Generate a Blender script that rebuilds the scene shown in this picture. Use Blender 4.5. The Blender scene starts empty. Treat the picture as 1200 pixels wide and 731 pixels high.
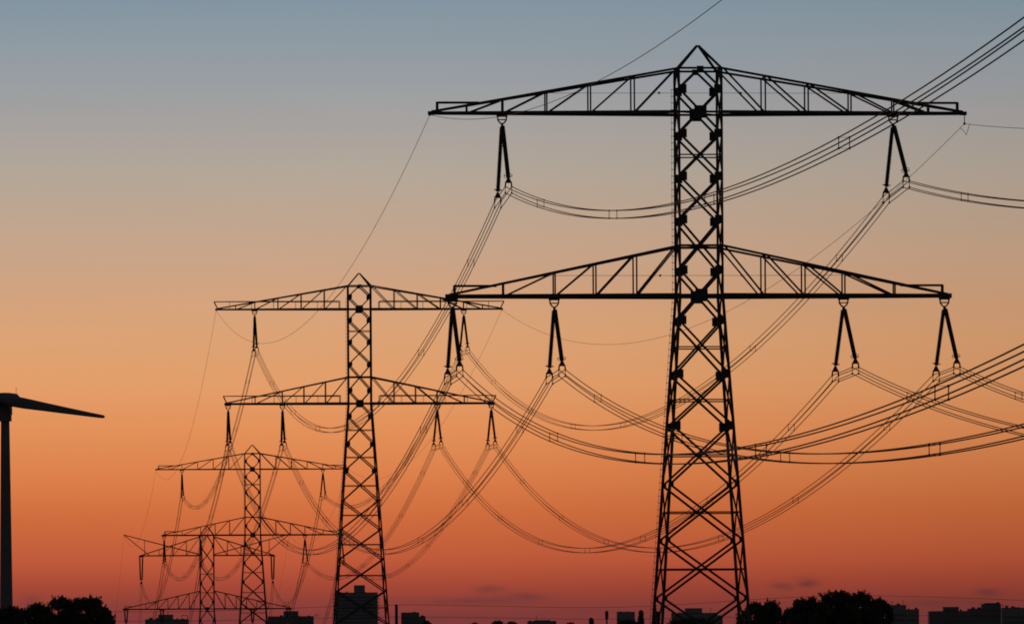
import bpy, math, random
from mathutils import Vector, Matrix
R = math.radians
scene = bpy.context.scene
COL = scene.collection

# ------------------------------------------------------------------ camera
F, HOR, ROLL, CAMZ = 8000.0, 775.0, R(0.35), 6.0      # focal length in photo pixels, horizon row, roll, eye height
cam = bpy.data.cameras.new('camera')
cam.sensor_width = 36.0
cam.lens = 36.0 * F / 1200.0
cam.shift_y = (HOR - 365.0) / 1200.0
cam.clip_start = 1.0
cam.clip_end = 60000.0
camo = bpy.data.objects.new('camera', cam)
COL.objects.link(camo)
camo.matrix_world = Matrix.Translation((0, 0, CAMZ)) @ Matrix.Rotation(R(90), 4, 'X') @ Matrix.Rotation(-ROLL, 4, 'Z')
scene.camera = camo

# ------------------------------------------------------------------ sky
world = bpy.data.worlds.new('World')
scene.world = world
world.use_nodes = True
nt = world.node_tree
nt.nodes.clear()
L = nt.links.new


def N(t, **kw):
    n = nt.nodes.new(t)
    for k, v in kw.items():
        setattr(n, k, v)
    return n


def M(op, a, b=None, clamp=False):
    n = N('ShaderNodeMath', operation=op)
    n.use_clamp = clamp
    for i, v in enumerate((a, b)):
        if v is None:
            continue
        if isinstance(v, (int, float)):
            n.inputs[i].default_value = v
        else:
            L(v, n.inputs[i])
    return n.outputs[0]


def MR(v, a, b, c, d, smooth=False):
    n = N('ShaderNodeMapRange')
    if smooth:
        n.interpolation_type = 'SMOOTHSTEP'
    L(v, n.inputs[0])
    for i, x in enumerate((a, b, c, d)):
        n.inputs[i + 1].default_value = x
    return n.outputs[0]


def lin(c):
    def f(u):
        u /= 255.0
        return u / 12.92 if u <= 0.04045 else ((u + 0.055) / 1.055) ** 2.4
    return tuple(f(u) for u in c)


tc = N('ShaderNodeTexCoord')
sep = N('ShaderNodeSeparateXYZ')
L(tc.outputs['Generated'], sep.inputs[0])
dx, dy, dz = sep.outputs
hor = M('SQRT', M('ADD', M('MULTIPLY', dx, dx), M('MULTIPLY', dy, dy)))
tane = M('DIVIDE', dz, M('MAXIMUM', hor, 0.001))           # tangent of the elevation
azi = M('DIVIDE', dx, M('MAXIMUM', dy, 0.001))              # tangent of the azimuth from the view's axis
# dusk glow: hue by elevation (measured up from the horizon)
ramp = N('ShaderNodeValToRGB')
ramp.color_ramp.interpolation = 'LINEAR'
TOP = 0.25
STOPS = [(775, (112, 54, 58)), (722, (126, 58, 56)), (702, (141, 63, 53)), (683, (163, 71, 53)), (655, (186, 87, 57)),
         (600, (203, 107, 61)), (560, (214, 123, 72)), (500, (223, 142, 88)), (450, (222, 154, 103)),
         (400, (217, 159, 113)), (350, (208, 160, 123)), (300, (198, 162, 134)), (200, (177, 164, 150)), (150, (166, 160, 156)),
         (100, (154, 157, 161)), (50, (142, 153, 161)), (0, (130, 148, 161)), (-150, (106, 128, 147)), (-500, (62, 82, 106)),
         (-1100, (36, 48, 68))]
el = ramp.color_ramp.elements
while len(el) > 1:
    el.remove(el[-1])
for i, (y, c) in enumerate(STOPS):
    p = min(1.0, (775 - y) / F / TOP)
    e = el[0] if i == 0 else el.new(p)
    e.position = p
    e.color = (*lin(c), 1)
L(M('DIVIDE', tane, TOP), ramp.inputs[0])
# brighter towards the sun's azimuth (left of the view), dimmer away from it and behind
side = MR(azi, -0.03, 0.1, 1.06, 0.80, True)
low = MR(tane, 0.02, 0.097, 1.0, 0.35)
sidef = M('ADD', 1.0, M('MULTIPLY', M('SUBTRACT', side, 1.0), low))
away = MR(dy, 0.93, -0.2, 1.0, 0.35, True)
gain = M('MULTIPLY', sidef, away)
# small far clouds in the glow just above the horizon
noise = N('ShaderNodeTexNoise')
noise.inputs['Scale'].default_value = 1.0
noise.inputs['Detail'].default_value = 5.0
mp = N('ShaderNodeMapping')
mp.inputs['Scale'].default_value = (260, 260, 900)
L(tc.outputs['Generated'], mp.inputs['Vector'])
L(mp.outputs[0], noise.inputs['Vector'])
nz = MR(noise.outputs['Fac'], 0.36, 0.62, 0.0, 1.0)
CLOUDS = [(577, 690, 15, 4.5, 1.0), (607, 699, 36, 5, .8), (560, 703, 70, 4, .75), (919, 687.5, 13, 4, 1.0), (946, 684, 13, 5, 1.0),
          (1160, 697, 15, 4.5, .85), (1105, 709, 55, 5, .65), (38, 700, 9, 6, .7), (520, 723, 80, 3, .5), (700, 716, 130, 3, .35)]
mask = None
for (px, py, sx, sy, k) in CLOUDS:
    a = M('DIVIDE', M('SUBTRACT', azi, (px - 600) / F), sx / F)
    b = M('DIVIDE', M('SUBTRACT', tane, (775 - py) / F), sy / F)
    g = M('MULTIPLY', M('EXPONENT', M('MULTIPLY', M('ADD', M('MULTIPLY', a, a), M('MULTIPLY', b, b)), -0.8)), k)
    mask = g if mask is None else M('MAXIMUM', mask, g)
mask = M('MULTIPLY', M('MULTIPLY', mask, M('ADD', 0.45, M('MULTIPLY', nz, 0.55))), MR(dy, 0.5, 0.9, 0, 1), True)
# slight unevenness of the glow: long thin streaks
n2 = N('ShaderNodeTexNoise')
n2.inputs['Scale'].default_value = 1.0
n2.inputs['Detail'].default_value = 3.0
mp2 = N('ShaderNodeMapping')
mp2.inputs['Scale'].default_value = (14, 14, 130)
L(tc.outputs['Generated'], mp2.inputs['Vector'])
L(mp2.outputs[0], n2.inputs['Vector'])
gain = M('MULTIPLY', gain, MR(n2.outputs['Fac'], 0.3, 0.7, 0.987, 1.013))
mix = N('ShaderNodeMix', data_type='RGBA')
L(mask, mix.inputs[0])
L(ramp.outputs[0], mix.inputs[6])
mix.inputs[7].default_value = (*lin((106, 56, 55)), 1)
bg1 = N('ShaderNodeBackground')
L(mix.outputs[2], bg1.inputs[0])
L(gain, bg1.inputs[1])
# the dome above the glow
sky = N('ShaderNodeTexSky', sky_type='NISHITA')
sky.sun_disc = False
sky.sun_elevation = R(0.5)
sky.sun_rotation = R(-6)
sky.altitude = 0
sky.dust_density = 3
bg2 = N('ShaderNodeBackground')
bg2.inputs[1].default_value = 0.12
L(sky.outputs[0], bg2.inputs[0])
ms = N('ShaderNodeMixShader')
L(MR(tane, 0.14, 0.4, 0, 1, True), ms.inputs[0])
L(bg1.outputs[0], ms.inputs[1])
L(bg2.outputs[0], ms.inputs[2])
out = N('ShaderNodeOutputWorld')
L(ms.outputs[0], out.inputs[0])

# last light of the sun, at the horizon beyond the pylons
sun = bpy.data.lights.new('sun', 'SUN')
sun.energy = 0.12
sun.angle = R(0.5)
sun.color = (1.0, 0.5, 0.25)
suno = bpy.data.objects.new('sun', sun)
COL.objects.link(suno)
suno.rotation_euler = (R(-89.2), 0, R(6))

vs = scene.view_settings
vs.view_transform = 'Standard'
vs.look = 'None'
vs.exposure = 0
vs.gamma = 1
vs.use_curve_mapping = False
scene.cycles.pixel_filter_type = 'BLACKMAN_HARRIS'
scene.cycles.filter_width = 1.8


# ------------------------------------------------------------------ helpers
def mat(name, rgb, rough=0.7, metal=0.0, var=0.3, scale=1.5):
    m = bpy.data.materials.new(name)
    m.use_nodes = True
    t = m.node_tree
    b = t.nodes['Principled BSDF']
    b.inputs['Roughness'].default_value = rough
    b.inputs['Metallic'].default_value = metal
    b.inputs['Specular IOR Level'].default_value = 0.2
    n = t.nodes.new('ShaderNodeTexNoise')
    n.inputs['Scale'].default_value = scale
    n.inputs['Detail'].default_value = 4
    tcn = t.nodes.new('ShaderNodeTexCoord')
    t.links.new(tcn.outputs['Object'], n.inputs['Vector'])
    r = t.nodes.new('ShaderNodeValToRGB')
    r.color_ramp.elements[0].position = 0.3
    r.color_ramp.elements[1].position = 0.7
    r.color_ramp.elements[0].color = (*[c * (1 - var) for c in rgb], 1)
    r.color_ramp.elements[1].color = (*[min(1, c * (1 + var)) for c in rgb], 1)
    t.links.new(n.outputs['Fac'], r.inputs[0])
    t.links.new(r.outputs[0], b.inputs['Base Color'])
    return m


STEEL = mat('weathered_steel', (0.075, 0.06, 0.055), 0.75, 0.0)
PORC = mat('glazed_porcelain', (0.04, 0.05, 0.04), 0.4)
WIRE = mat('aged_aluminium', (0.08, 0.06, 0.05), 0.7)
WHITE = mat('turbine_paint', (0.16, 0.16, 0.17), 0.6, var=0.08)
LAMP = mat('pale_lens', (0.7, 0.72, 0.6), 0.3, var=0.05)
LEAF = mat('foliage', (0.045, 0.06, 0.03), 0.8, var=0.5, scale=0.6)
BARK = mat('bark', (0.06, 0.05, 0.04), 0.9)
WOOD = mat('tarred_wood', (0.05, 0.04, 0.035), 0.9)
GROUND = mat('meadow', (0.05, 0.055, 0.03), 0.95, var=0.4, scale=0.02)
CONC = mat('concrete', (0.22, 0.21, 0.22), 0.85, var=0.12, scale=0.1)
CONCB = mat('dark_brick', (0.17, 0.15, 0.16), 0.85, var=0.15, scale=0.1)
GLASS = mat('window_glass', (0.12, 0.12, 0.14), 0.3, var=0.1)
ROOFM = mat('roof_felt', (0.1, 0.1, 0.11), 0.9)


class MB:
    def __init__(s):
        s.v, s.f = [], []

    def bar(s, p, q, w, h=None):
        p, q = Vector(p), Vector(q)
        h = h or w
        d = (q - p)
        if d.length < 1e-6:
            return s
        d.normalize()
        up = Vector((0, 0, 1)) if abs(d.z) < 0.9 else Vector((0, 1, 0))
        a = d.cross(up).normalized() * (w / 2)
        b = a.cross(d).normalized() * (h / 2)
        i = len(s.v)
        for c in (p, q):
            s.v += [c + a + b, c - a + b, c - a - b, c + a - b]
        s.f += [(i, i + 1, i + 2, i + 3), (i + 7, i + 6, i + 5, i + 4)]
        for k in range(4):
            j = (k + 1) % 4
            s.f.append((i + k, i + 4 + k, i + 4 + j, i + j))
        return s

    def box(s, c, size):
        c = Vector(c)
        x, y, z = [u / 2 for u in size]
        i = len(s.v)
        s.v += [c + Vector((sx * x, sy * y, sz * z)) for sz in (-1, 1) for sx, sy in ((-1, -1), (1, -1), (1, 1), (-1, 1))]
        s.f += [(i + 3, i + 2, i + 1, i), (i + 4, i + 5, i + 6, i + 7)]
        for k in range(4):
            j = (k + 1) % 4
            s.f.append((i + k, i + j, i + 4 + j, i + 4 + k))
        return s

    def prism(s, pts, y0, y1):
        """outline in the x,z plane, extruded along y"""
        i, n = len(s.v), len(pts)
        s.v += [Vector((x, y0, z)) for x, z in pts] + [Vector((x, y1, z)) for x, z in pts]
        s.f += [tuple(range(i, i + n)), tuple(range(i + 2 * n - 1, i + n - 1, -1))]
        for k in range(n):
            j = (k + 1) % n
            s.f.append((i + k, i + n + k, i + n + j, i + j))
        return s

    def tube(s, pts, r, n=6, close=False):
        pts = [Vector(p) for p in pts]
        m = len(pts)
        i = len(s.v)
        rr = r if hasattr(r, '__len__') else [r] * m
        for k, p in enumerate(pts):
            if close:
                d = pts[(k + 1) % m] - pts[k - 1]
            else:
                d = pts[min(k + 1, m - 1)] - pts[max(k - 1, 0)]
            d.normalize()
            up = Vector((0, 0, 1)) if abs(d.z) < 0.95 else Vector((0, 1, 0))
            a = d.cross(up).normalized()
            b = a.cross(d).normalized()
            for t in range(n):
                an = 2 * math.pi * t / n
                s.v.append(p + (a * math.cos(an) + b * math.sin(an)) * rr[k])
        for k in range(m if close else m - 1):
            k2 = (k + 1) % m
            for t in range(n):
                t2 = (t + 1) % n
                s.f.append((i + k * n + t, i + k * n + t2, i + k2 * n + t2, i + k2 * n + t))
        if not close:
            s.f.append(tuple(i + t for t in reversed(range(n))))
            s.f.append(tuple(i + (m - 1) * n + t for t in range(n)))
        return s

    def build(s, name, material, parent=None, smooth=False):
        me = bpy.data.meshes.new(name)
        me.from_pydata([tuple(v) for v in s.v], [], s.f)
        me.materials.append(material)
        if smooth:
            for p in me.polygons:
                p.use_smooth = True
        me.update()
        o = bpy.data.objects.new(name, me)
        COL.objects.link(o)
        if parent:
            o.parent = parent
        return o


def tag(o, label, cat, group=None):
    o['label'] = label
    o['category'] = cat
    if group:
        o['group'] = group
    return o


def thing(name, loc, label, cat, group=None, rz=0.0):
    o = bpy.data.objects.new(name, None)
    o.empty_display_size = 0.5
    COL.objects.link(o)
    o.location = loc
    o.rotation_euler = (0, 0, rz)
    return tag(o, label, cat, group)


def at(px, py, D):
    """place seen at pixel (px, py) of the photograph, D metres away"""
    u, v = px - 600, HOR - py
    c, s = math.cos(ROLL), math.sin(ROLL)
    return Vector(((u * c + v * s) / F * D, D, (-u * s + v * c) / F * D + CAMZ))


# ------------------------------------------------------------------ ground
g = MB()
g.v += [Vector(p) for p in ((-30000, -3000, 0), (30000, -3000, 0), (30000, 45000, 0), (-30000, 45000, 0))]
g.f.append((0, 1, 2, 3))
ground = g.build('ground', GROUND)
ground['kind'] = 'structure'

# ------------------------------------------------------------------ pylons
U = 430.0 / F                    # metres per photo pixel at the nearest pylon
PYL = 'high-voltage pylons in a row'


class Pylon:
    pass


def body(root, top, zlist, wfun, nodes, horiz, legw, brw, gus, peg=True, centre_gus=()):
    """four legs, X bracing on four faces with node plates. nodes: heights (descending) of leg nodes"""
    for sx in (-1, 1):
        for sy in (-1, 1):
            m = MB()
            for a, b, lw in zip(zlist[:-1], zlist[1:], legw):
                m.bar((sx * wfun(a), sy * wfun(a), a), (sx * wfun(b), sy * wfun(b), b), lw)
            m.box((sx * wfun(0), sy * wfun(0), 0.25), (1.0, 1.0, 0.7))
            m.build('leg', STEEL, root)
    plates = {}

    def plate(c, size, parent):
        if size not in plates:
            o = MB().box((0, 0, 0), size).build('gusset_plate', STEEL, parent)
            plates[size] = o
        else:
            o = plates[size].copy()
            COL.objects.link(o)
            o.parent = parent
        o.location = c
    for face in range(4):
        m = MB()
        pl = []

        def P(t, z, off=0.0):
            w = wfun(z)
            a, b = t * w, -(w + off)
            return ((a, b, z), (-b, a, z), (-a, -b, z), (b, -a, z))[face]
        bw = brw if face in (0, 2) else brw * .7
        for a, b in zip(nodes[:-1], nodes[1:]):
            m.bar(P(-1, a), P(1, b), bw)
            m.bar(P(1, a, .03), P(-1, b, .03), bw)
        # half panel under the top frame
        zc = top
        m.bar(P(0, zc), P(-1, nodes[0]), bw)
        m.bar(P(0, zc), P(1, nodes[0]), bw)
        for z in horiz:
            m.bar(P(-1, z), P(1, z), brw * 0.6)
        m.bar(P(-1, top), P(1, top), brw * .95)
        if face in (0, 2):
            for z in nodes[:-1]:
                g_ = gus if wfun(z) < 2.0 else gus * 0.5
                for t in (-1, 1):
                    pl.append((P(t * (1 - g_ * 0.42 / wfun(z)), z, .02), (g_, .03, g_ * 1.05)))
            for z in centre_gus:
                pl.append((P(0, z, .04), (.78, .04, .8)))
            pl.append((P(0, top - .05, .04), (.42, .04, .36)))
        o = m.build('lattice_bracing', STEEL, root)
        for c, size in pl:
            plate(c, size, o)
    if peg:
        m = MB()
        z, rail = 3.0, []
        while z < top - 1:
            w = wfun(z)
            m.bar((-w, w, z), (-w - .24, w, z), .035)
            rail.append((-w - .2, w, z))
            z += 0.42
        m.tube(rail, .01, 4)
        m.build('step_bolt', STEEL, root)


def crossarm(root, z, H, Lr, posts, w, name, chord, brw, rail, hang):
    ch = MB()
    for sx in (-1, 1):
        for sy in (-1, 1):
            ch.bar((sx * w, sy * w, z), (sx * Lr, sy * .12, z), chord, chord * 1.15)
            ch.bar((sx * w, sy * w, z + H), (sx * Lr, sy * .10, z + .1), .135 if chord < .24 else .2)
        ch.box((sx * (Lr + .05), 0, z), (.35, .5, chord * 1.3))
    for sy in (-1, 1):
        ch.bar((-w, sy * w, z), (w, sy * w, z), chord * .8)
    for zz in (z,):
        ch.bar((-w, -w, zz), (w, w, zz), brw * .8)
    o = ch.build(name, STEEL, root)
    for sx in (-1, 1):
        m = MB()

        def yb(x):
            return w + (.12 - w) * (x - w) / (Lr - w)

        def zt(x):
            return H * (1 - (x - w) / (Lr - w))
        prev = w
        for i, x in enumerate(posts):
            for sy in (-1, 1):
                m.bar((sx * x, sy * yb(x), z), (sx * x, sy * yb(x), z + zt(x)), brw * .8)
                if i < len(posts) - 1 or True:
                    m.bar((sx * (x - .06), sy * yb(x), z), (sx * (prev + .12), sy * yb(prev), z + zt(prev)), brw * .9)
            # plan bracing, bottom and top
            sg = 1 if i % 2 else -1
            m.bar((sx * prev, sg * yb(prev), z - .02), (sx * x, -sg * yb(x), z - .02), brw * .7)
            m.bar((sx * x, -yb(x), z), (sx * x, yb(x), z), brw * .7)
            m.bar((sx * x, -yb(x), z + zt(x)), (sx * x, yb(x), z + zt(x)), brw * .7)
            prev = x
        m.build('arm_lattice', STEEL, o)
        r = MB()
        if rail == 'tip':
            x1, x0, h = Lr - .35, Lr - 3.0, .66
            r.bar((sx * x1, 0, z), (sx * x1, 0, z + h + .05), .17)
            r.bar((sx * x1, 0, z + h), (sx * x0, 0, z + h), .14)
        else:
            h = .92
            x1, x0 = Lr - .1, w + 1.0
            for sy in (-1, 1):
                r.bar((sx * (x1), sy * .1, z), (sx * (x1 + .45), sy * .15, z + h), .12)
                r.bar((sx * (x1 + .45), sy * .15, z + h), (sx * x0, sy * yb(x0), z + h), .09)
                r.bar((sx * x0, sy * yb(x0), z), (sx * x0, sy * yb(x0), z + h), .08)
                xx = x0 + 2.6
                while xx < x1 - 1:
                    r.bar((sx * xx, sy * yb(xx), z), (sx * xx, sy * yb(xx), z + h), .03)
                    xx += 2.6
        r.build('handrail', STEEL, o)
    return o


def lattice_pylon(px, py, D, S, yaw, rail, label, nodes_px):
    p = Pylon()
    c = at(px, py, D)
    zu = c.z
    p.base = Vector((c.x, c.y, 0))
    p.yaw = yaw
    root = thing('transmission_pylon', p.base, label, 'pylon', PYL, yaw)
    zl = zu - S
    top = zu + 51 * U
    w0 = 25 * U

    def wf(z):
        return w0 if z >= zl else w0 + .0685 * (zl - z)
    k = S / (214 * U)
    nodes = [zu - n * U * (k if n > 0 else 1) for n in nodes_px]
    nodes = [n for n in nodes if n > 3.0] + [0.0]
    cross = [(a + b) / 2 for a, b in zip(nodes[:-1], nodes[1:])]
    horiz = [z for z in cross if z < zl - 1 and z > 3] + [cross[1]]
    body(root, top, [top, zl, 0.0], wf, nodes, horiz, (.135, .175), .135, .4 if D > 1000 else .46 if D > 600 else .52, centre_gus=(zu, zl))
    crossarm(root, zu, 51 * U, 313 * U, [x * U for x in (77, 128, 179, 230, 272)], w0, 'upper_crossarm', .165, .115, rail, None)
    crossarm(root, zl, 58 * U, 294 * U, [x * U for x in (75.5, 123, 170.5, 230.5)], w0, 'lower_crossarm', .215, .115, rail, None)
    m = MB()
    for sx in (-1, 1):
        for sy in (-1, 1):
            m.bar((sx * w0, sy * w0, top), (sx * .05, 0, zu + 79 * U), .125)
    m.build('peak', STEEL, root)
    m = MB()
    for sy in (-1, 1):
        m.bar((-w0, sy * w0, zl + 58 * U), (w0, sy * w0, zl + 58 * U), .14)
        m.bar((sy * w0, -w0, zl + 58 * U), (sy * w0, w0, zl + 58 * U), .12)
        m.bar((-w0, -w0, zl + 58 * U), (w0, w0, zl + 58 * U), .08)
    m.build('belt_frame', STEEL, root)
    if D < 500:
        for z in (zu + 22 * U, zl + 23 * U):
            m = MB()
            m.tube([(-178 * U, -.4, z + .05), (-56 * U, -w0 * .8, z), (56 * U, -w0 * .8, z), (178 * U, -.4, z + .05)], .012, 4)
            m.build('safety_cable', WIRE, root)
            for sx in (-1, 1):
                MB().box((sx * 48 * U, -w0 * .86, z), (.12, .1, .13)).build('junction_box', STEEL, root)
    rot = Matrix.Rotation(yaw, 3, 'Z')

    def W(x, y, z):
        return p.base + rot @ Vector((x, y, 0)) + Vector((0, 0, z))
    p.W = W
    p.zu, p.zl = zu, zl
    p.att = {'UL': W(-230.5 * U, 0, zu - .15), 'UR': W(230.5 * U, 0, zu - .15),
             'OL': W(-290 * U, 0, zl - .17), 'IL': W(-170.5 * U, 0, zl - .17),
             'IR': W(170.5 * U, 0, zl - .17), 'OR': W(290 * U, 0, zl - .17)}
    p.earth = {'L': W(-315 * U, 0, zu - .1), 'R': W(315 * U, 0, zu - .1)}
    return p


NODES = [-27, 25, 75, 125.5, 184.5, 243, 306, 366.5, 435, 500, 568, 640, 715, 795, 880]
P1 = lattice_pylon(818, 132.5, 430, 11.5, R(4.8), 'tip', 'nearest and largest lattice pylon, two crossarms, right of centre', NODES)
P2 = lattice_pylon(421, 361.8, 808, 11.15, R(4.2), 'full', 'second lattice pylon, with long handrails along both crossarms', NODES)
P3 = lattice_pylon(295.8, 549, 1200, 11.55, R(4.0), 'tip', 'third lattice pylon, smaller, left of the pylon with handrails', NODES)


def far_pylon():
    p = Pylon()
    D = 1590.0
    u = D / F
    c = at(242.5, 650, D)
    za = c.z
    yaw = R(3.8)
    p.base = Vector((c.x, c.y, 0))
    root = thing('transmission_pylon', p.base, 'farthest lattice pylon with flared tips on its upper crossarm', 'pylon', PYL, yaw)
    zb = za - 62.5 * u
    top = za + 24 * u
    w0 = 8.0 * u

    def wf(z):
        return w0 if z >= zb else w0 + .075 * (zb - z)
    nodes = []
    z = za + 11 * u
    while z > 2.5:
        nodes.append(z)
        z -= 22.5 * u * .97
    nodes.append(0.0)
    cross = [(a + b) / 2 for a, b in zip(nodes[:-1], nodes[1:])]
    body(root, top, [top, zb, 0.0], wf, nodes, cross[1:], (.24, .26), .19, .5, centre_gus=(zb,))
    # upper arm: truss out to the suspension point, then a flared outrigger for the earth wire
    m = MB()
    La, Lt = 77 * u, 97 * u
    for sx in (-1, 1):
        for sy in (-1, 1):
            m.bar((sx * w0, sy * w0, za), (sx * La, sy * .15, za), .26)
            m.bar((sx * w0, sy * w0, za + 22 * u), (sx * La, sy * .15, za + .1), .2)
        m.box((sx * La, 0, za), (.9, .5, .3))
    o = m.build('upper_crossarm', STEEL, root)
    for sx in (-1, 1):
        m = MB()
        for sy in (-1, 1):
            m.bar((sx * w0, sy * w0, za + 1.2 * u), (sx * Lt, sy * .08, za + 24.5 * u), .19)
            m.bar((sx * Lt, sy * .08, za + 24.5 * u), (sx * (La - 2), sy * .1, za), .17)
            m.bar((sx * (La - 4 * u), sy * .2, za), (sx * (La - 4 * u), sy * .2, za + 18 * u), .13)
        m.build('earth_wire_outrigger', STEEL, o)
        m = MB()
        prev, hp = w0, 22 * u
        for x in (24 * u, 40 * u, 56 * u):
            h = 22 * u * (1 - (x - w0) / (La - w0))
            for sy in (-1, 1):
                y = sy * (w0 * (1 - x / La) + .15)
                m.bar((sx * x, y, za), (sx * x, y, za + h), .12)
                m.bar((sx * x, y, za), (sx * prev, y, za + hp), .12)
            prev, hp = x, h
        m.build('arm_lattice', STEEL, o)
    crossarm(root, zb, 21 * u, 98 * u, [x * u for x in (21, 34, 46, 58, 72)], w0, 'lower_crossarm', .25, .16, 'tip', None)
    m = MB()
    for sx in (-1, 1):
        for sy in (-1, 1):
            m.bar((sx * w0, sy * w0, top), (0, 0, za + 35 * u), .17)
    m.build('peak', STEEL, root)
    rot = Matrix.Rotation(yaw, 3, 'Z')

    def W(x, y, z):
        return p.base + rot @ Vector((x, y, 0)) + Vector((0, 0, z))
    p.W, p.zu, p.zl = W, za, zb
    p.att = {'UL': W(-La, 0, za - .2), 'UR': W(La, 0, za - .2), 'OL': W(-95 * u, 0, zb - .2), 'IL': W(-53 * u, 0, zb - .2),
             'IR': W(53 * u, 0, zb - .2), 'OR': W(95 * u, 0, zb - .2)}
    p.earth = {'L': W(-Lt, 0, za + 24.5 * u), 'R': W(Lt, 0, za + 24.5 * u)}
    return p


P4 = far_pylon()

# ------------------------------------------------------------------ insulators
BS = 0.2    # half spacing of the four wires of a bundle
PNAME = {1: 'nearest pylon', 2: 'second pylon', 3: 'third pylon', 4: 'farthest pylon'}
ANAME = {'UL': 'left half of the upper crossarm', 'UR': 'right half of the upper crossarm', 'OL': 'left tip of the lower crossarm',
         'IL': 'left half of the lower crossarm', 'IR': 'right half of the lower crossarm', 'OR': 'right tip of the lower crossarm'}
POS = {'UL': 'the upper left arm', 'UR': 'the upper right arm', 'OL': 'the lower left tip', 'IL': 'the inner lower left arm',
       'IR': 'the inner lower right arm', 'OR': 'the lower right tip'}


def shed_tube(m, a, b, r0, r1, pitch):
    n = max(6, int((b - a).length / pitch))
    pts, rr = [], []
    for i in range(n):
        for t, r in ((.05, r0), (.35, r1), (.55, r1 * .95), (.75, r0)):
            pts.append(a.lerp(b, (i + t) / n))
            rr.append(r)
    m.tube(pts, rr, 8)


def insulator_set(pyl, key, n, far, near):
    """two strings from one hanger, one led to the far span and one to the near span; far, near: offsets in world metres"""
    A = pyl.att[key]
    root = thing('insulator_string', A, 'insulator pair hanging from the %s of the %s' % (ANAME[key], PNAME[n]),
                 'insulator', 'insulator pairs on the pylons')
    h = MB()
    ring = [(-.27, -.02), (-.27, -.26), (-.17, -.42), (.0, -.56), (.17, -.42), (.27, -.26), (.27, -.02)]
    for (x0, z0), (x1, z1) in zip(ring[:-1], ring[1:]):
        h.bar((x0, 0, z0), (x1, 0, z1), .09)
    h.bar((-.30, 0, -.26), (.30, 0, -.26), .07)
    h.bar((0, -.2, -.52), (0, .2, -.52), .08)
    h.box((0, 0, -.02), (.7, .5, .1))
    h.build('hanger', STEEL, root)
    ends = []
    for off, sgn in ((far, 1), (near, -1)):
        off = Vector(off)
        a = Vector((0, .15 * sgn, -.54)) + Vector((.02 * math.copysign(1, off.x), 0, 0))
        d = (off - a).normalized()
        m = MB()
        b = off - d * .12
        m.tube([a, a + d * .2], .05, 6)
        shed_tube(m, a + d * .18, b, .105, .148, .1)
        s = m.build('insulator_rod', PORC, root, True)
        r = MB()
        q = off - d * .25
        ax = d.cross(Vector((0, 0, 1))).normalized()
        ay = d.cross(ax).normalized()
        r.tube([q + (ax * math.cos(t) + ay * math.sin(t)) * .26 for t in [k * math.pi / 10 for k in range(20)]], .016, 5, True)
        r.bar(q - ax * .26, q + ax * .26, .03)
        r.build('grading_ring', STEEL, s)
        y = MB()
        o = off
        y.prism([(o.x - .05, o.z + .12), (o.x + .05, o.z + .12), (o.x + .2, o.z - .2), (o.x + .12, o.z - .26), (o.x - .12, o.z - .26), (o.x - .2, o.z - .2)],
                o.y - .03, o.y + .03)
        for sx in (-1, 1):
            y.bar((o.x + sx * .17, o.y, o.z - .18), (o.x + sx * BS, o.y, o.z - .47), .09)
            y.bar((o.x + sx * BS, o.y, o.z - .47), (o.x + sx * BS, o.y, o.z - .87), .04)
            for k in (-.47, -.87):
                y.bar((o.x + sx * BS, o.y - .14, o.z + k), (o.x + sx * BS, o.y + .14, o.z + k), .1, .12)
        y.build('yoke_plate', STEEL, root)
        ends.append(A + o + Vector((0, 0, -.67)))
    F0, N0 = ends
    for sx in (-1, 1):
        for sz in (-1, 1):
            a = F0 - A + Vector((sx * BS, 0, sz * BS))
            b = N0 - A + Vector((sx * BS, 0, sz * BS))
            pts = [a.lerp(b, t) - Vector((0, 0, .02 * 4 * t * (1 - t))) for t in [k / 8 for k in range(9)]]
            MB().tube(pts, WR, 5).build('jumper_wire', WIRE, root)
    return F0, N0


WR = 0.027
ENDS = {}
OFF1 = {'UL': ((-.30, .9, -4.85), (.38, -2.4, -4.15)), 'UR': ((-.42, .9, -4.55), (.66, -2.4, -3.8)),
        'OL': ((-.33, .9, -4.42), (.45, -2.1, -4.05)), 'IL': ((-.33, .9, -4.42), (.45, -2.1, -4.05)),
        'IR': ((-.5, .9, -4.32), (.62, -2.1, -3.95)), 'OR': ((-.5, .9, -4.32), (.62, -2.1, -3.95))}
for k in OFF1:
    ENDS[1, k] = insulator_set(P1, k, 1, *OFF1[k])
for n, P in ((2, P2), (3, P3)):
    for k in P.att:
        r = 'R' in k
        ENDS[n, k] = insulator_set(P, k, n, (-.45 if r else -.2, 1.5, -4.45), (.45 if r else .3, -1.8, -4.25))


def hung_set(pyl, key, length, label):
    A = pyl.att[key]
    root = thing('insulator_string', A, label, 'insulator', 'insulator strings on the farthest pylon')
    h = MB()
    h.box((0, 0, -.05), (1.3, .3, .2))
    h.build('hanger', STEEL, root)
    for sx in (-1, 1):
        m = MB()
        shed_tube(m, Vector((sx * .34, 0, -.2)), Vector((sx * .2, 0, -length * .82)), .14, .2, .14)
        m.build('insulator_rod', PORC, root, True)
    y = MB()
    y.box((0, 0, -length * .84), (.7, .08, .28))
    y.bar((0, 0, -length * .84), (0, 0, -length + .3), .12)
    y.box((0, 0, -length + .2), (.5, .2, .5))
    y.build('yoke_plate', STEEL, root)
    e = A + Vector((0, 0, -length))
    return e, e


for k in P4.att:
    ENDS[4, k] = hung_set(P4, k, 6.3 if k[0] == 'U' else 3.0,
                          'twin insulator string hanging from the %s of the farthest pylon' % ANAME[k])


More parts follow.
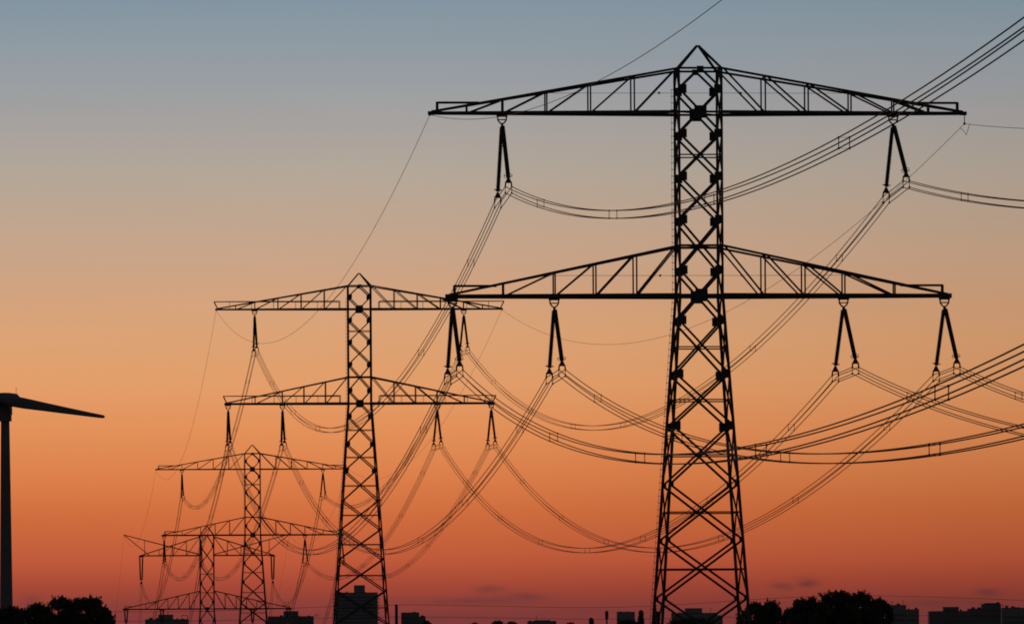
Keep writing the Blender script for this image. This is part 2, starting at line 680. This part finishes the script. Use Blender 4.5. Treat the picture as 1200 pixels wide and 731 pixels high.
# ------------------------------------------------------------------ power lines
def span(a, b, sag, n):
    return [a.lerp(b, t) - Vector((0, 0, 4 * sag * t * (1 - t))) for t in [k / n for k in range(n + 1)]]


def bundle(path, label, group, spacing=52.0, first=24.0, bars=True):
    root = thing('power_line', path[0], label, 'power line', group)
    o0 = path[0]
    for sx in (-1, 1):
        for sz in (-1, 1):
            off = Vector((sx * BS, 0, sz * BS)) - o0
            MB().tube([p + off for p in path], WR, 5).build('wire', WIRE, root)
    if bars:
        acc, nxt = 0.0, first
        for p, q in zip(path[:-1], path[1:]):
            l = (q - p).length
            while nxt < acc + l:
                c = p.lerp(q, (nxt - acc) / l) - o0
                m = MB()
                cs = [c + Vector((sx * BS, 0, sz * BS)) for sx, sz in ((-1, -1), (1, -1), (1, 1), (-1, 1))]
                for i in range(4):
                    m.bar(cs[i], cs[(i + 1) % 4], .034 if i % 2 else .012)
                    m.bar(cs[i] - Vector((0, .09, 0)), cs[i] + Vector((0, .09, 0)), .07)
                m.build('spacer', STEEL, root)
                nxt += spacing
            acc += l
    return root


KEYS = ('UL', 'UR', 'OL', 'IL', 'IR', 'OR')
SAG = {(1, 2): 11.6, (2, 3): 7.7, (3, 4): 10.5}
for (a, b), s in SAG.items():
    for k in KEYS:
        bundle(span(ENDS[a, k][0], ENDS[b, k][1], s, 72),
               'wire bundle from %s of the %s to the %s' % (POS[k], PNAME[a], PNAME[b].replace(' pylon', '')), 'power lines between the pylons')
# near span: from the nearest pylon over the field to the right of the camera
NM, NA, NB = 0.07, -0.10635, 0.00027     # heading and catenary of the span
for k in KEYS:
    p0 = ENDS[1, k][1]
    nb = NB - (.000006 if k == 'UL' else 0)
    path = [p0 + Vector((NM * d, -d, NA * d + nb * d * d)) for d in [i * 5.0 for i in range(79)]]
    bundle(path, 'thick wire bundle swinging right from %s of the nearest pylon' % POS[k], 'power lines of the nearest span', 50.0, 27.0)
# down leads of the farthest pylon, to the ground behind it
for k in KEYS:
    a = ENDS[4, k][0]
    b = Vector((a.x - 4, a.y + 55, 2.0))
    bundle(span(a, b, 1.2, 16), 'faint wires dropping to ground from %s of the farthest pylon' % POS[k],
           'down leads of the farthest pylon', bars=False)


def earth_wire(path, label, clamp=False):
    root = thing('earth_wire', path[0], label, 'earth wire', 'earth wires')
    MB().tube([p - path[0] for p in path], .016, 5).build('wire', WIRE, root)
    m = MB()
    m.bar((0, 0, .12), (0, 0, -.05), .07)
    m.box((0, 0, 0), (.12, .3, .12))
    m.build('clamp', STEEL, root)
    return root


EN = {'L': 'left', 'R': 'right'}
for sd in 'LR':
    a, b, c, d = [P.earth[sd].copy() for P in (P1, P2, P3, P4)]
    if sd == 'R':
        a.z -= .55
    earth_wire(span(a, b, 8.3, 64), 'thin earth wire from the %s tip of the nearest pylon to the second pylon' % EN[sd])
    earth_wire(span(b, c, 8.3, 64), 'thin earth wire from the %s tip of the second pylon to the third pylon' % EN[sd])
    earth_wire(span(c, d, 7.0, 48), 'faint earth wire from the %s tip of the third pylon to the farthest pylon' % EN[sd])
    earth_wire(span(d, Vector((d.x - 14, d.y + 160, 4)), 4.0, 24), 'faint earth wire running down from the %s flared tip of the farthest pylon' % EN[sd])
    path = [a + Vector((NM * t, -t, -.0953 * t + .000208 * t * t)) for t in [i * 5.0 for i in range(79)]]
    earth_wire(path, 'thin earth wire from the %s tip of the nearest pylon toward the viewer' % EN[sd])
m = MB()
o = thing('earth_wire_hanger', P1.earth['R'], 'small wire hanger loop under the right tip of the nearest pylon', 'wire hanger')
m.bar((0, 0, 0), (0, 0, -.5), .05)
m.build('link', STEEL, o)
MB().tube([(-.25, .6, -.75), (0.0, .3, -1.0), (.12, .1, -1.25), (.2, -.2, -.95), (.3, -.7, -.6)], .016, 5).build('jumper_loop', WIRE, o)


# ------------------------------------------------------------------ wind turbine
def turbine():
    D = 1850.0
    u = D / F
    top = at(6, 486, D)
    hubp = at(-4.5, 467, D)
    base = Vector((top.x, D, 0))
    yaw = R(-27)
    root = thing('wind_turbine', base, 'dark wind turbine at the left edge, one blade reaching right', 'wind turbine', None, 0)
    hz = hubp.z
    m = MB()
    zs = [0, 10, 25, 45, 60, top.z]
    m.tube([(0, 0, z) for z in zs], [2.0 - .85 * z / top.z for z in zs], 32)
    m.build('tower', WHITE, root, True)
    nac = bpy.data.objects.new('nacelle_pivot', None)
    # nacelle axis: front end towards the camera and left
    ax = Vector((-math.sin(R(27)), -math.cos(R(27)), 0))
    rt = Vector((ax.y, -ax.x, 0))
    if rt.x < 0:
        rt = -rt
    c0 = Vector((0, 0, hz))

    def PN(a, b, z):
        return c0 + ax * a + rt * b + Vector((0, 0, z))
    m = MB()
    prof = [(3.6, 1.2, 1.2), (2.8, 1.65, 1.6), (0, 1.8, 1.75), (-4.0, 1.75, 1.65), (-5.2, 1.5, 1.2)]
    nn = 16
    for (a, wx, hh) in prof:
        for t in range(nn):
            an = 2 * math.pi * t / nn
            cx, cz = math.cos(an), math.sin(an)
            sx = math.copysign(abs(cx) ** .45, cx)
            sz = math.copysign(abs(cz) ** .45, cz)
            m.v.append(PN(a, sx * wx, sz * hh))
    for k in range(len(prof) - 1):
        for t in range(nn):
            t2 = (t + 1) % nn
            m.f.append((k * nn + t, k * nn + t2, (k + 1) * nn + t2, (k + 1) * nn + t))
    m.f.append(tuple(reversed(range(nn))))
    m.f.append(tuple((len(prof) - 1) * nn + t for t in range(nn)))
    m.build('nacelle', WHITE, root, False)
    m = MB()
    m.box((0, 0, (top.z + hz) / 2 - 1.4), (3.3, 3.3, hz - top.z + .4))
    m.bar((1.4, -1.2, top.z + 1.6), (1.95, -1.2, top.z + 1.6), 2.4, 3.0)
    m.build('yaw_housing', WHITE, root)
    m = MB()
    m.box((1.55, -2.78, top.z + 1.9), (.45, .12, .7))
    m.build('service_lamp', LAMP, root)
    m = MB()
    m.bar(PN(-4.2, 1.0, 1.4), PN(-4.2, 1.0, 3.2), .09)
    m.bar(PN(-4.2, .75, 3.0), PN(-4.2, 1.25, 3.0), .07)
    m.build('wind_vane', STEEL, root)
    m = MB()
    m.tube([PN(a, 0, 0) for a in (3.6, 4.2, 5.0, 5.7, 6.1)], [1.35, 1.55, 1.4, .9, .2], 20)
    m.build('hub', WHITE, root, True)
    Rb = 34.5
    for ang in (-9.5, 110.5, 230.5):
        an = R(ang)
        d = rt * math.cos(an) + Vector((0, 0, math.sin(an)))
        e = rt * -math.sin(an) + Vector((0, 0, math.cos(an)))
        m = MB()
        st = [(0.4, .85, .85, 0), (1.6, .95, .85, 0), (3.2, 1.25, .6, .05), (5.8, 1.5, .42, .05), (9, 1.46, .34, 0), (15, 1.2, .24, -.02), (22, .92, .17, -.05),
              (29, .64, .11, -.05), (33, .5, .07, -.03), (34.2, .42, .05, 0), (34.6, .22, .03, 0)]
        n = 14
        for (r, hc, th, sh) in st:
            for t in range(n):
                q = 2 * math.pi * t / n
                m.v.append(PN(4.9, 0, 0) + d * r + e * (hc * math.cos(q) + sh) + ax * (th * math.sin(q)))
        for k in range(len(st) - 1):
            for t in range(n):
                t2 = (t + 1) % n
                m.f.append((k * n + t, k * n + t2, (k + 1) * n + t2, (k + 1) * n + t))
        m.f.append(tuple(reversed(range(n))))
        m.f.append(tuple((len(st) - 1) * n + t for t in range(n)))
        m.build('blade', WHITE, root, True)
    bpy.data.objects.remove(nac)


turbine()


# ------------------------------------------------------------------ buildings on the skyline
def block(D, rects, label, caps=(), balc=False, masts=(), floor=2.9, depth=14.0, material=None, frames=()):
    """rects: (x0, x1, ytop) in photo pixels at distance D: the volumes of one building"""
    material = material or CONC
    u = D / F
    x0, x1 = min(r[0] for r in rects), max(r[1] for r in rects)
    base = at((x0 + x1) / 2, 740, D)
    root = thing('apartment_block', (base.x, D, 0), label, 'building', 'buildings on the skyline')
    cx = base.x

    def X(px, py):
        return at(px, py, D).x - cx
    for i, (a, b, y) in enumerate(rects):
        z = at((a + b) / 2, y, D).z
        xa, xb = X(a, y), X(b, y)
        dp = depth - i * 0.7
        m = MB()
        m.box(((xa + xb) / 2, dp / 2, z / 2), (xb - xa, dp, z))
        wall = m.build('wall', material, root)
        r = MB()
        w = xb - xa
        for (c, s) in ((((xa + xb) / 2, .15, z + .25), (w, .3, .5)), (((xa + xb) / 2, dp - .15, z + .25), (w, .3, .5)),
                       ((xa + .15, dp / 2, z + .25), (.3, dp - .6, .5)), ((xb - .15, dp / 2, z + .25), (.3, dp - .6, .5))):
            r.box(c, s)
        r.build('parapet', ROOFM, wall)
        fl = int((z - 2.2) / floor)
        for f in range(fl):
            zz = 2.0 + f * floor
            wb = MB()
            wb.box(((xa + xb) / 2, .02, zz), (w * .88, .12, 1.3))
            wb.build('window_band', GLASS, wall)
        if balc:
            for f in range(fl + 1):
                zz = .6 + f * floor
                if zz > z - .5:
                    break
                for xs, sg in ((xa, -1), (xb, 1)):
                    bm = MB()
                    bm.box((xs + sg * .55, dp / 2, zz), (1.1, dp * .8, .2))
                    bm.box((xs + sg * 1.06, dp / 2, zz + .6), (.08, dp * .8, 1.0))
                    bm.build('balcony', material, wall)
    rr = random.Random(int(x0 * 7 + x1))
    for _ in range(max(3, int((x1 - x0) / 7))):
        ra, rb, ry = rr.choice(rects)
        px = rr.uniform(ra + 2, rb - 2)
        zz = at((ra + rb) / 2, ry, D).z
        h = rr.uniform(.5, 1.5)
        m = MB()
        m.box((X(px, ry), depth * rr.uniform(.2, .5), zz + h / 2), (rr.uniform(.5, 2.2), rr.uniform(.6, 1.6), h))
        m.build('roof_vent', ROOFM, root)
    for (a, b, y) in caps:
        zt = at((a + b) / 2, y, D).z
        zb = min(at((a + b) / 2, r[2], D).z for r in rects if r[0] <= (a + b) / 2 <= r[1])
        m = MB()
        xa, xb = X(a, y), X(b, y)
        m.box(((xa + xb) / 2, depth / 2, (zt + zb) / 2), (xb - xa, depth * .5, zt - zb))
        m.box(((xa + xb) / 2, depth / 2, zt + .12), (xb - xa + .4, depth * .5 + .4, .24))
        m.build('plant_room', material, root)
    for (x, y0, y1) in masts:
        a, b = at(x, y0, D), at(x, y1, D)
        m = MB()
        m.bar((a.x - cx, depth / 2, a.z), (b.x - cx, depth / 2, b.z), .22)
        m.bar((b.x - cx - .8, depth / 2, b.z - .6), (b.x - cx + .8, depth / 2, b.z - .6), .14)
        m.build('antenna', STEEL, root)
    for (a, b, y0, y1) in frames:
        za, zb = at(a, y0, D).z, at(a, y1, D).z
        m = MB()
        for px in (a, b):
            m.bar((X(px, y1), depth / 2, za), (X(px, y1), depth / 2, zb), .3)
        m.bar((X(a, y1), depth / 2, zb), (X(b, y1), depth / 2, zb), .3)
        m.build('roof_frame', STEEL, root)
    return root


block(4000, [(170, 220, 725.5)], 'low wide block under the farthest pylon with a stepped plant room', caps=[(185, 202, 719.5)], frames=[(212, 219, 725.5, 720)],
      masts=[(190, 719.5, 714), (196, 719.5, 715)])
block(4200, [(314, 367, 722)], 'flat block left of the tall tower, plant room on its roof', caps=[(332, 349, 715.5)], frames=[(369, 372.5, 722, 719)], material=CONCB)
block(5000, [(392, 442, 694)], 'tall apartment tower with balconies, behind the legs of the second pylon', caps=[(414.5, 427, 685)], balc=True, floor=2.62, depth=24)
block(4300, [(470, 491, 717.5), (491, 498.5, 722.5)], 'small stepped block just right of the thick post', material=CONCB)
block(4600, [(618, 652, 727.5)], 'low building with a roof antenna, left of the signal post', caps=[(626, 645, 726)], masts=[(629, 726, 720)])
block(4200, [(723, 744, 716.8)], 'square grey block left of the nearest pylon', masts=[(735, 716.8, 714.5)])
block(4200, [(787, 841, 718), (841, 847, 722)], 'block between the legs of the nearest pylon, raised centre', caps=[(803, 823, 712)], masts=[(833, 718, 711)])
block(3800, [(1039, 1062, 709), (1062, 1077, 714)], 'stepped block at the right end of the tree row', masts=[(1046, 709, 703), (1059, 709, 702), (1052, 709, 705)])
block(3900, [(1089, 1135, 716), (1135, 1151, 713.2), (1151, 1173, 707.5)], 'broad building with a raised right end, second from the right edge',
      caps=[(1106, 1124, 710.5), (1155, 1169, 706)], material=CONCB)
block(4100, [(1174, 1230, 712)], 'long building running out of the right edge', caps=[(1179, 1182, 709), (1186, 1189, 709.6)], masts=[(1176, 712, 707)])


# ------------------------------------------------------------------ trees
def tree(px, top, D, width, label, seed, conical=False, low=0.0, dens=1.0):
    rnd = random.Random(seed)
    u = D / F
    t = at(px, top, D)
    H, Wd = t.z, width * u
    root = thing('tree', (t.x, D, 0), label, 'tree', 'trees along the skyline')
    tr = MB()
    rx = Wd / 2
    z0 = max(low, H * .08)
    lean = [rnd.uniform(-.3, .3) for _ in range(4)]
    tr.tube([(0, 0, 0), (lean[0] * .3, 0, H * .2), (lean[1], lean[2], H * .45), (lean[3], 0, H * .8)],
            [H * .022 + .04, H * .018, H * .012, H * .004], 8)
    blobs = []
    if conical:
        n = 80
        for i in range(n):
            f = i / (n - 1)
            z = z0 + (H - z0) * f
            rr = rx * (1 - f) ** .8 + .25
            for _ in range(2):
                an = rnd.uniform(0, 6.28)
                blobs.append((Vector((math.cos(an) * rr * .45, math.sin(an) * rr * .45, z)), rr * .55 + .12))
    else:
        n = 54
        for i in range(n):
            an = i * 2.4 + rnd.uniform(-.3, .3)
            f = ((i + rnd.random()) / n) ** .8
            z = z0 + (H - z0) * f
            pr = (1 - min(1, abs(f - .5) / .52) ** 3.2) ** .6
            rad = rx * pr * math.sqrt(rnd.uniform(.05, .85))
            s = rnd.uniform(.13, .21) * min(Wd, H * 1.1) * (1.25 - .5 * f)
            blobs.append((Vector((math.cos(an) * rad, math.sin(an) * rad, min(z, H - s * .9))), s))
        blobs.append((Vector((0, 0, H * .6)), rx * .7))
        blobs.append((Vector((0, 0, H * .8)), rx * .5))
        for _ in range(7):
            s = .06 * Wd
            x = rnd.uniform(-.75, .75)
            blobs.append((Vector((x * rx, rnd.uniform(-.3, .3) * rx, H * (1 - .16 * x * x) - s * rnd.uniform(.5, 2.0))), s))
    for c, s in blobs[::3]:
        q = Vector((lean[1] * .6, 0, max(H * .15, c.z * .6)))
        tr.tube([q, q.lerp(c, .55) + Vector((0, 0, .1)), c], [H * .009, H * .006, H * .002], 5)
    cr = MB()
    for c, s in blobs:
        k = int((150 + 420 * (s / 1.0) ** 2) * dens)
        for _ in range(min(k, 1100)):
            d = Vector((rnd.gauss(0, 1), rnd.gauss(0, 1), rnd.gauss(0, 1))).normalized()
            p = c + Vector((d.x, d.y, d.z * .8)) * s * min(1.35, abs(rnd.gauss(.72, .26)))
            if p.z < 0.2:
                continue
            a = Vector((rnd.gauss(0, 1), rnd.gauss(0, 1), rnd.gauss(0, 1))).normalized()
            b = a.cross(d)
            if b.length < .05:
                continue
            b.normalize()
            l = rnd.uniform(.1, .23) * (D / 700) ** .5
            i = len(cr.v)
            cr.v += [p - a * l, p + b * l * .5, p + a * l, p - b * l * .5]
            cr.f.append((i, i + 1, i + 2, i + 3))
    # thin twigs standing out of the outline
    for _ in range(60 if not conical else 6):
        c, s = rnd.choice(blobs)
        d = Vector((rnd.uniform(-1, 1), rnd.uniform(-.6, .6), rnd.uniform(.4, 1.4))).normalized()
        e = c + d * s * 1.35
        tr.tube([c, e], [.05, .02], 4)
        for _ in range(10):
            p = c + d * s * rnd.uniform(.8, 1.4) + Vector((rnd.uniform(-.13, .13), rnd.uniform(-.13, .13), rnd.uniform(-.13, .13)))
            a = Vector((rnd.gauss(0, 1), rnd.gauss(0, 1), rnd.gauss(0, 1))).normalized()
            b = a.orthogonal().normalized()
            i = len(cr.v)
            cr.v += [p - a * .17, p + b * .08, p + a * .17, p - b * .08]
            cr.f.append((i, i + 1, i + 2, i + 3))
    # upright leafy shoots along the top of the crown
    for _ in range(26 if not conical else 0):
        x = rnd.uniform(-.85, .85)
        b0 = Vector((x * rx, rnd.uniform(-.35, .35) * rx, H * (1 - .2 * x * x) - .07 * H))
        h = rnd.uniform(.04, .1) * H
        sl = rnd.uniform(-.35, .35) + x * .3
        tr.tube([b0, b0 + Vector((sl * h, 0, h))], [.04, .015], 4)
        for _ in range(34):
            t = rnd.random()
            p = b0 + Vector((sl * h * t, 0, h * t)) + Vector((rnd.gauss(0, 1), rnd.gauss(0, 1), rnd.gauss(0, .5))) * .17 * (1.15 - t)
            a = Vector((rnd.gauss(0, 1), rnd.gauss(0, 1), rnd.gauss(0, 1))).normalized()
            b = a.orthogonal().normalized()
            i = len(cr.v)
            cr.v += [p - a * .14, p + b * .07, p + a * .14, p - b * .07]
            cr.f.append((i, i + 1, i + 2, i + 3))
    tr.build('trunk', BARK, root)
    cr.build('crown', LEAF, root)
    return root


TREES = [
    (10, 711, 820, 48, 'low rounded tree at the foot of the wind turbine', 1, False),
    (42, 707, 800, 46, 'bushy tree just right of the turbine tower', 2, False),
    (70, 699.5, 790, 50, 'taller domed tree, left one of the pair right of the wind turbine', 3, False),
    (102, 699, 800, 54, 'broad domed tree, right one of the pair right of the wind turbine', 4, False),
    (122, 711, 830, 24, 'small tree at the right end of the left tree clump', 5, False),
    (872, 717, 740, 20, 'small bush against the right leg of the nearest pylon', 20, False),
    (886, 706, 735, 36, 'round tree just right of the nearest pylon', 6, False),
    (903, 704, 730, 30, 'spiky tree left of the dip in the right tree row', 21, False),
    (927, 713, 725, 34, 'lower tree right of the dip in the right tree row', 22, False),
    (946, 700.5, 720, 50, 'tree left of the tallest tree in the right row', 7, False),
    (982, 693.5, 700, 60, 'tallest, broad tree in the middle of the right tree row', 8, False),
    (1009, 694, 715, 46, 'tree with a ragged top right of the tallest tree', 9, False),
    (1030, 702, 725, 34, 'last tree of the right row, beside the stepped block', 10, False),
    (751, 715.5, 1500, 13, 'narrow pointed conifer left of the nearest pylon', 11, True),
    (770, 717, 1450, 14, 'pointed conifer against the left leg of the nearest pylon', 12, True),
    (812, 724, 1200, 70, 'dark shrubby tree between the legs of the nearest pylon', 13, False),
    (556, 729.5, 1600, 16, 'low treetop left of centre, smallest on the skyline', 14, False),
    (584, 727, 1600, 24, 'flat dark treetop left of the low building with the antenna', 15, False),
    (600, 728, 1620, 20, 'low treetop touching the left end of the building with the antenna', 23, False),
    (693, 724.5, 1500, 14, 'small pointed treetop left of the signal post', 16, True),
    (668, 729, 1600, 20, 'barely visible treetop right of the low building with the antenna', 17, False),
    (500, 727, 1600, 16, 'low treetop at the right end of the small stepped block', 18, False),
    (735, 727, 1500, 40, 'low treetop in front of the square grey block', 19, False),
]
for (px, top, D, w, lb, sd, con) in TREES:
    tree(px, top, D, w, lb, sd, con)


# ------------------------------------------------------------------ posts and low overhead wires
def post(px, top, D, w, label, head=None):
    t = at(px, top, D)
    root = thing('utility_pole', (t.x, D, 0), label, 'pole', 'posts on the skyline')
    m = MB()
    m.tube([(0, 0, 0), (0, 0, t.z * .5), (0, 0, t.z)], [w * .62, w * .55, w * .5], 12)
    m.build('shaft', WOOD, root)
    if head:
        m = MB()
        m.box((0, 0, t.z - head[1] / 2 + .05), (head[0], head[0] * .8, head[1]))
        m.box((0, 0, t.z + .1), (head[0] * .6, head[0] * .5, .18))
        m.build('lamp_housing', STEEL, root)
    else:
        m = MB()
        m.tube([(0, 0, t.z - .03), (0, 0, t.z + .12)], [w * .56, w * .3], 12)
        m.build('cap', STEEL, root)
    return root


post(464.5, 708, 1000, .42, 'thick dark post right of the second pylon')
post(711, 716, 1000, .22, 'post with a tall dark signal head left of the nearest pylon', (.5, 1.1))
post(986, 696.5, 1000, .4, 'post carrying the low wires, behind the right tree row')


def low_wire(pts, D, label):
    P = [at(x, y, D) for x, y in pts]
    # smooth curve through the points (Catmull-Rom)
    path = []
    for i in range(len(P) - 1):
        a, b, c, d = P[max(i - 1, 0)], P[i], P[i + 1], P[min(i + 2, len(P) - 1)]
        for k in range(10):
            t = k / 10
            path.append(.5 * ((2 * b) + (c - a) * t + (2 * a - 5 * b + 4 * c - d) * t * t + (3 * b - a - 3 * c + d) * t ** 3))
    path.append(P[-1])
    o = MB().tube(path, .026, 5).build('overhead_wire', WIRE)
    return tag(o, label, 'overhead wire', 'low overhead wires')


low_wire([(-120, 709), (180, 716), (464.5, 708), (725, 710.5), (986, 697), (1250, 704.5)], 1000, 'upper thin wire running low across the skyline')
low_wire([(-120, 723), (180, 727), (464.5, 722), (725, 724.5), (986, 720), (1250, 722.5)], 1000, 'lower thin wire running just above the rooftops')
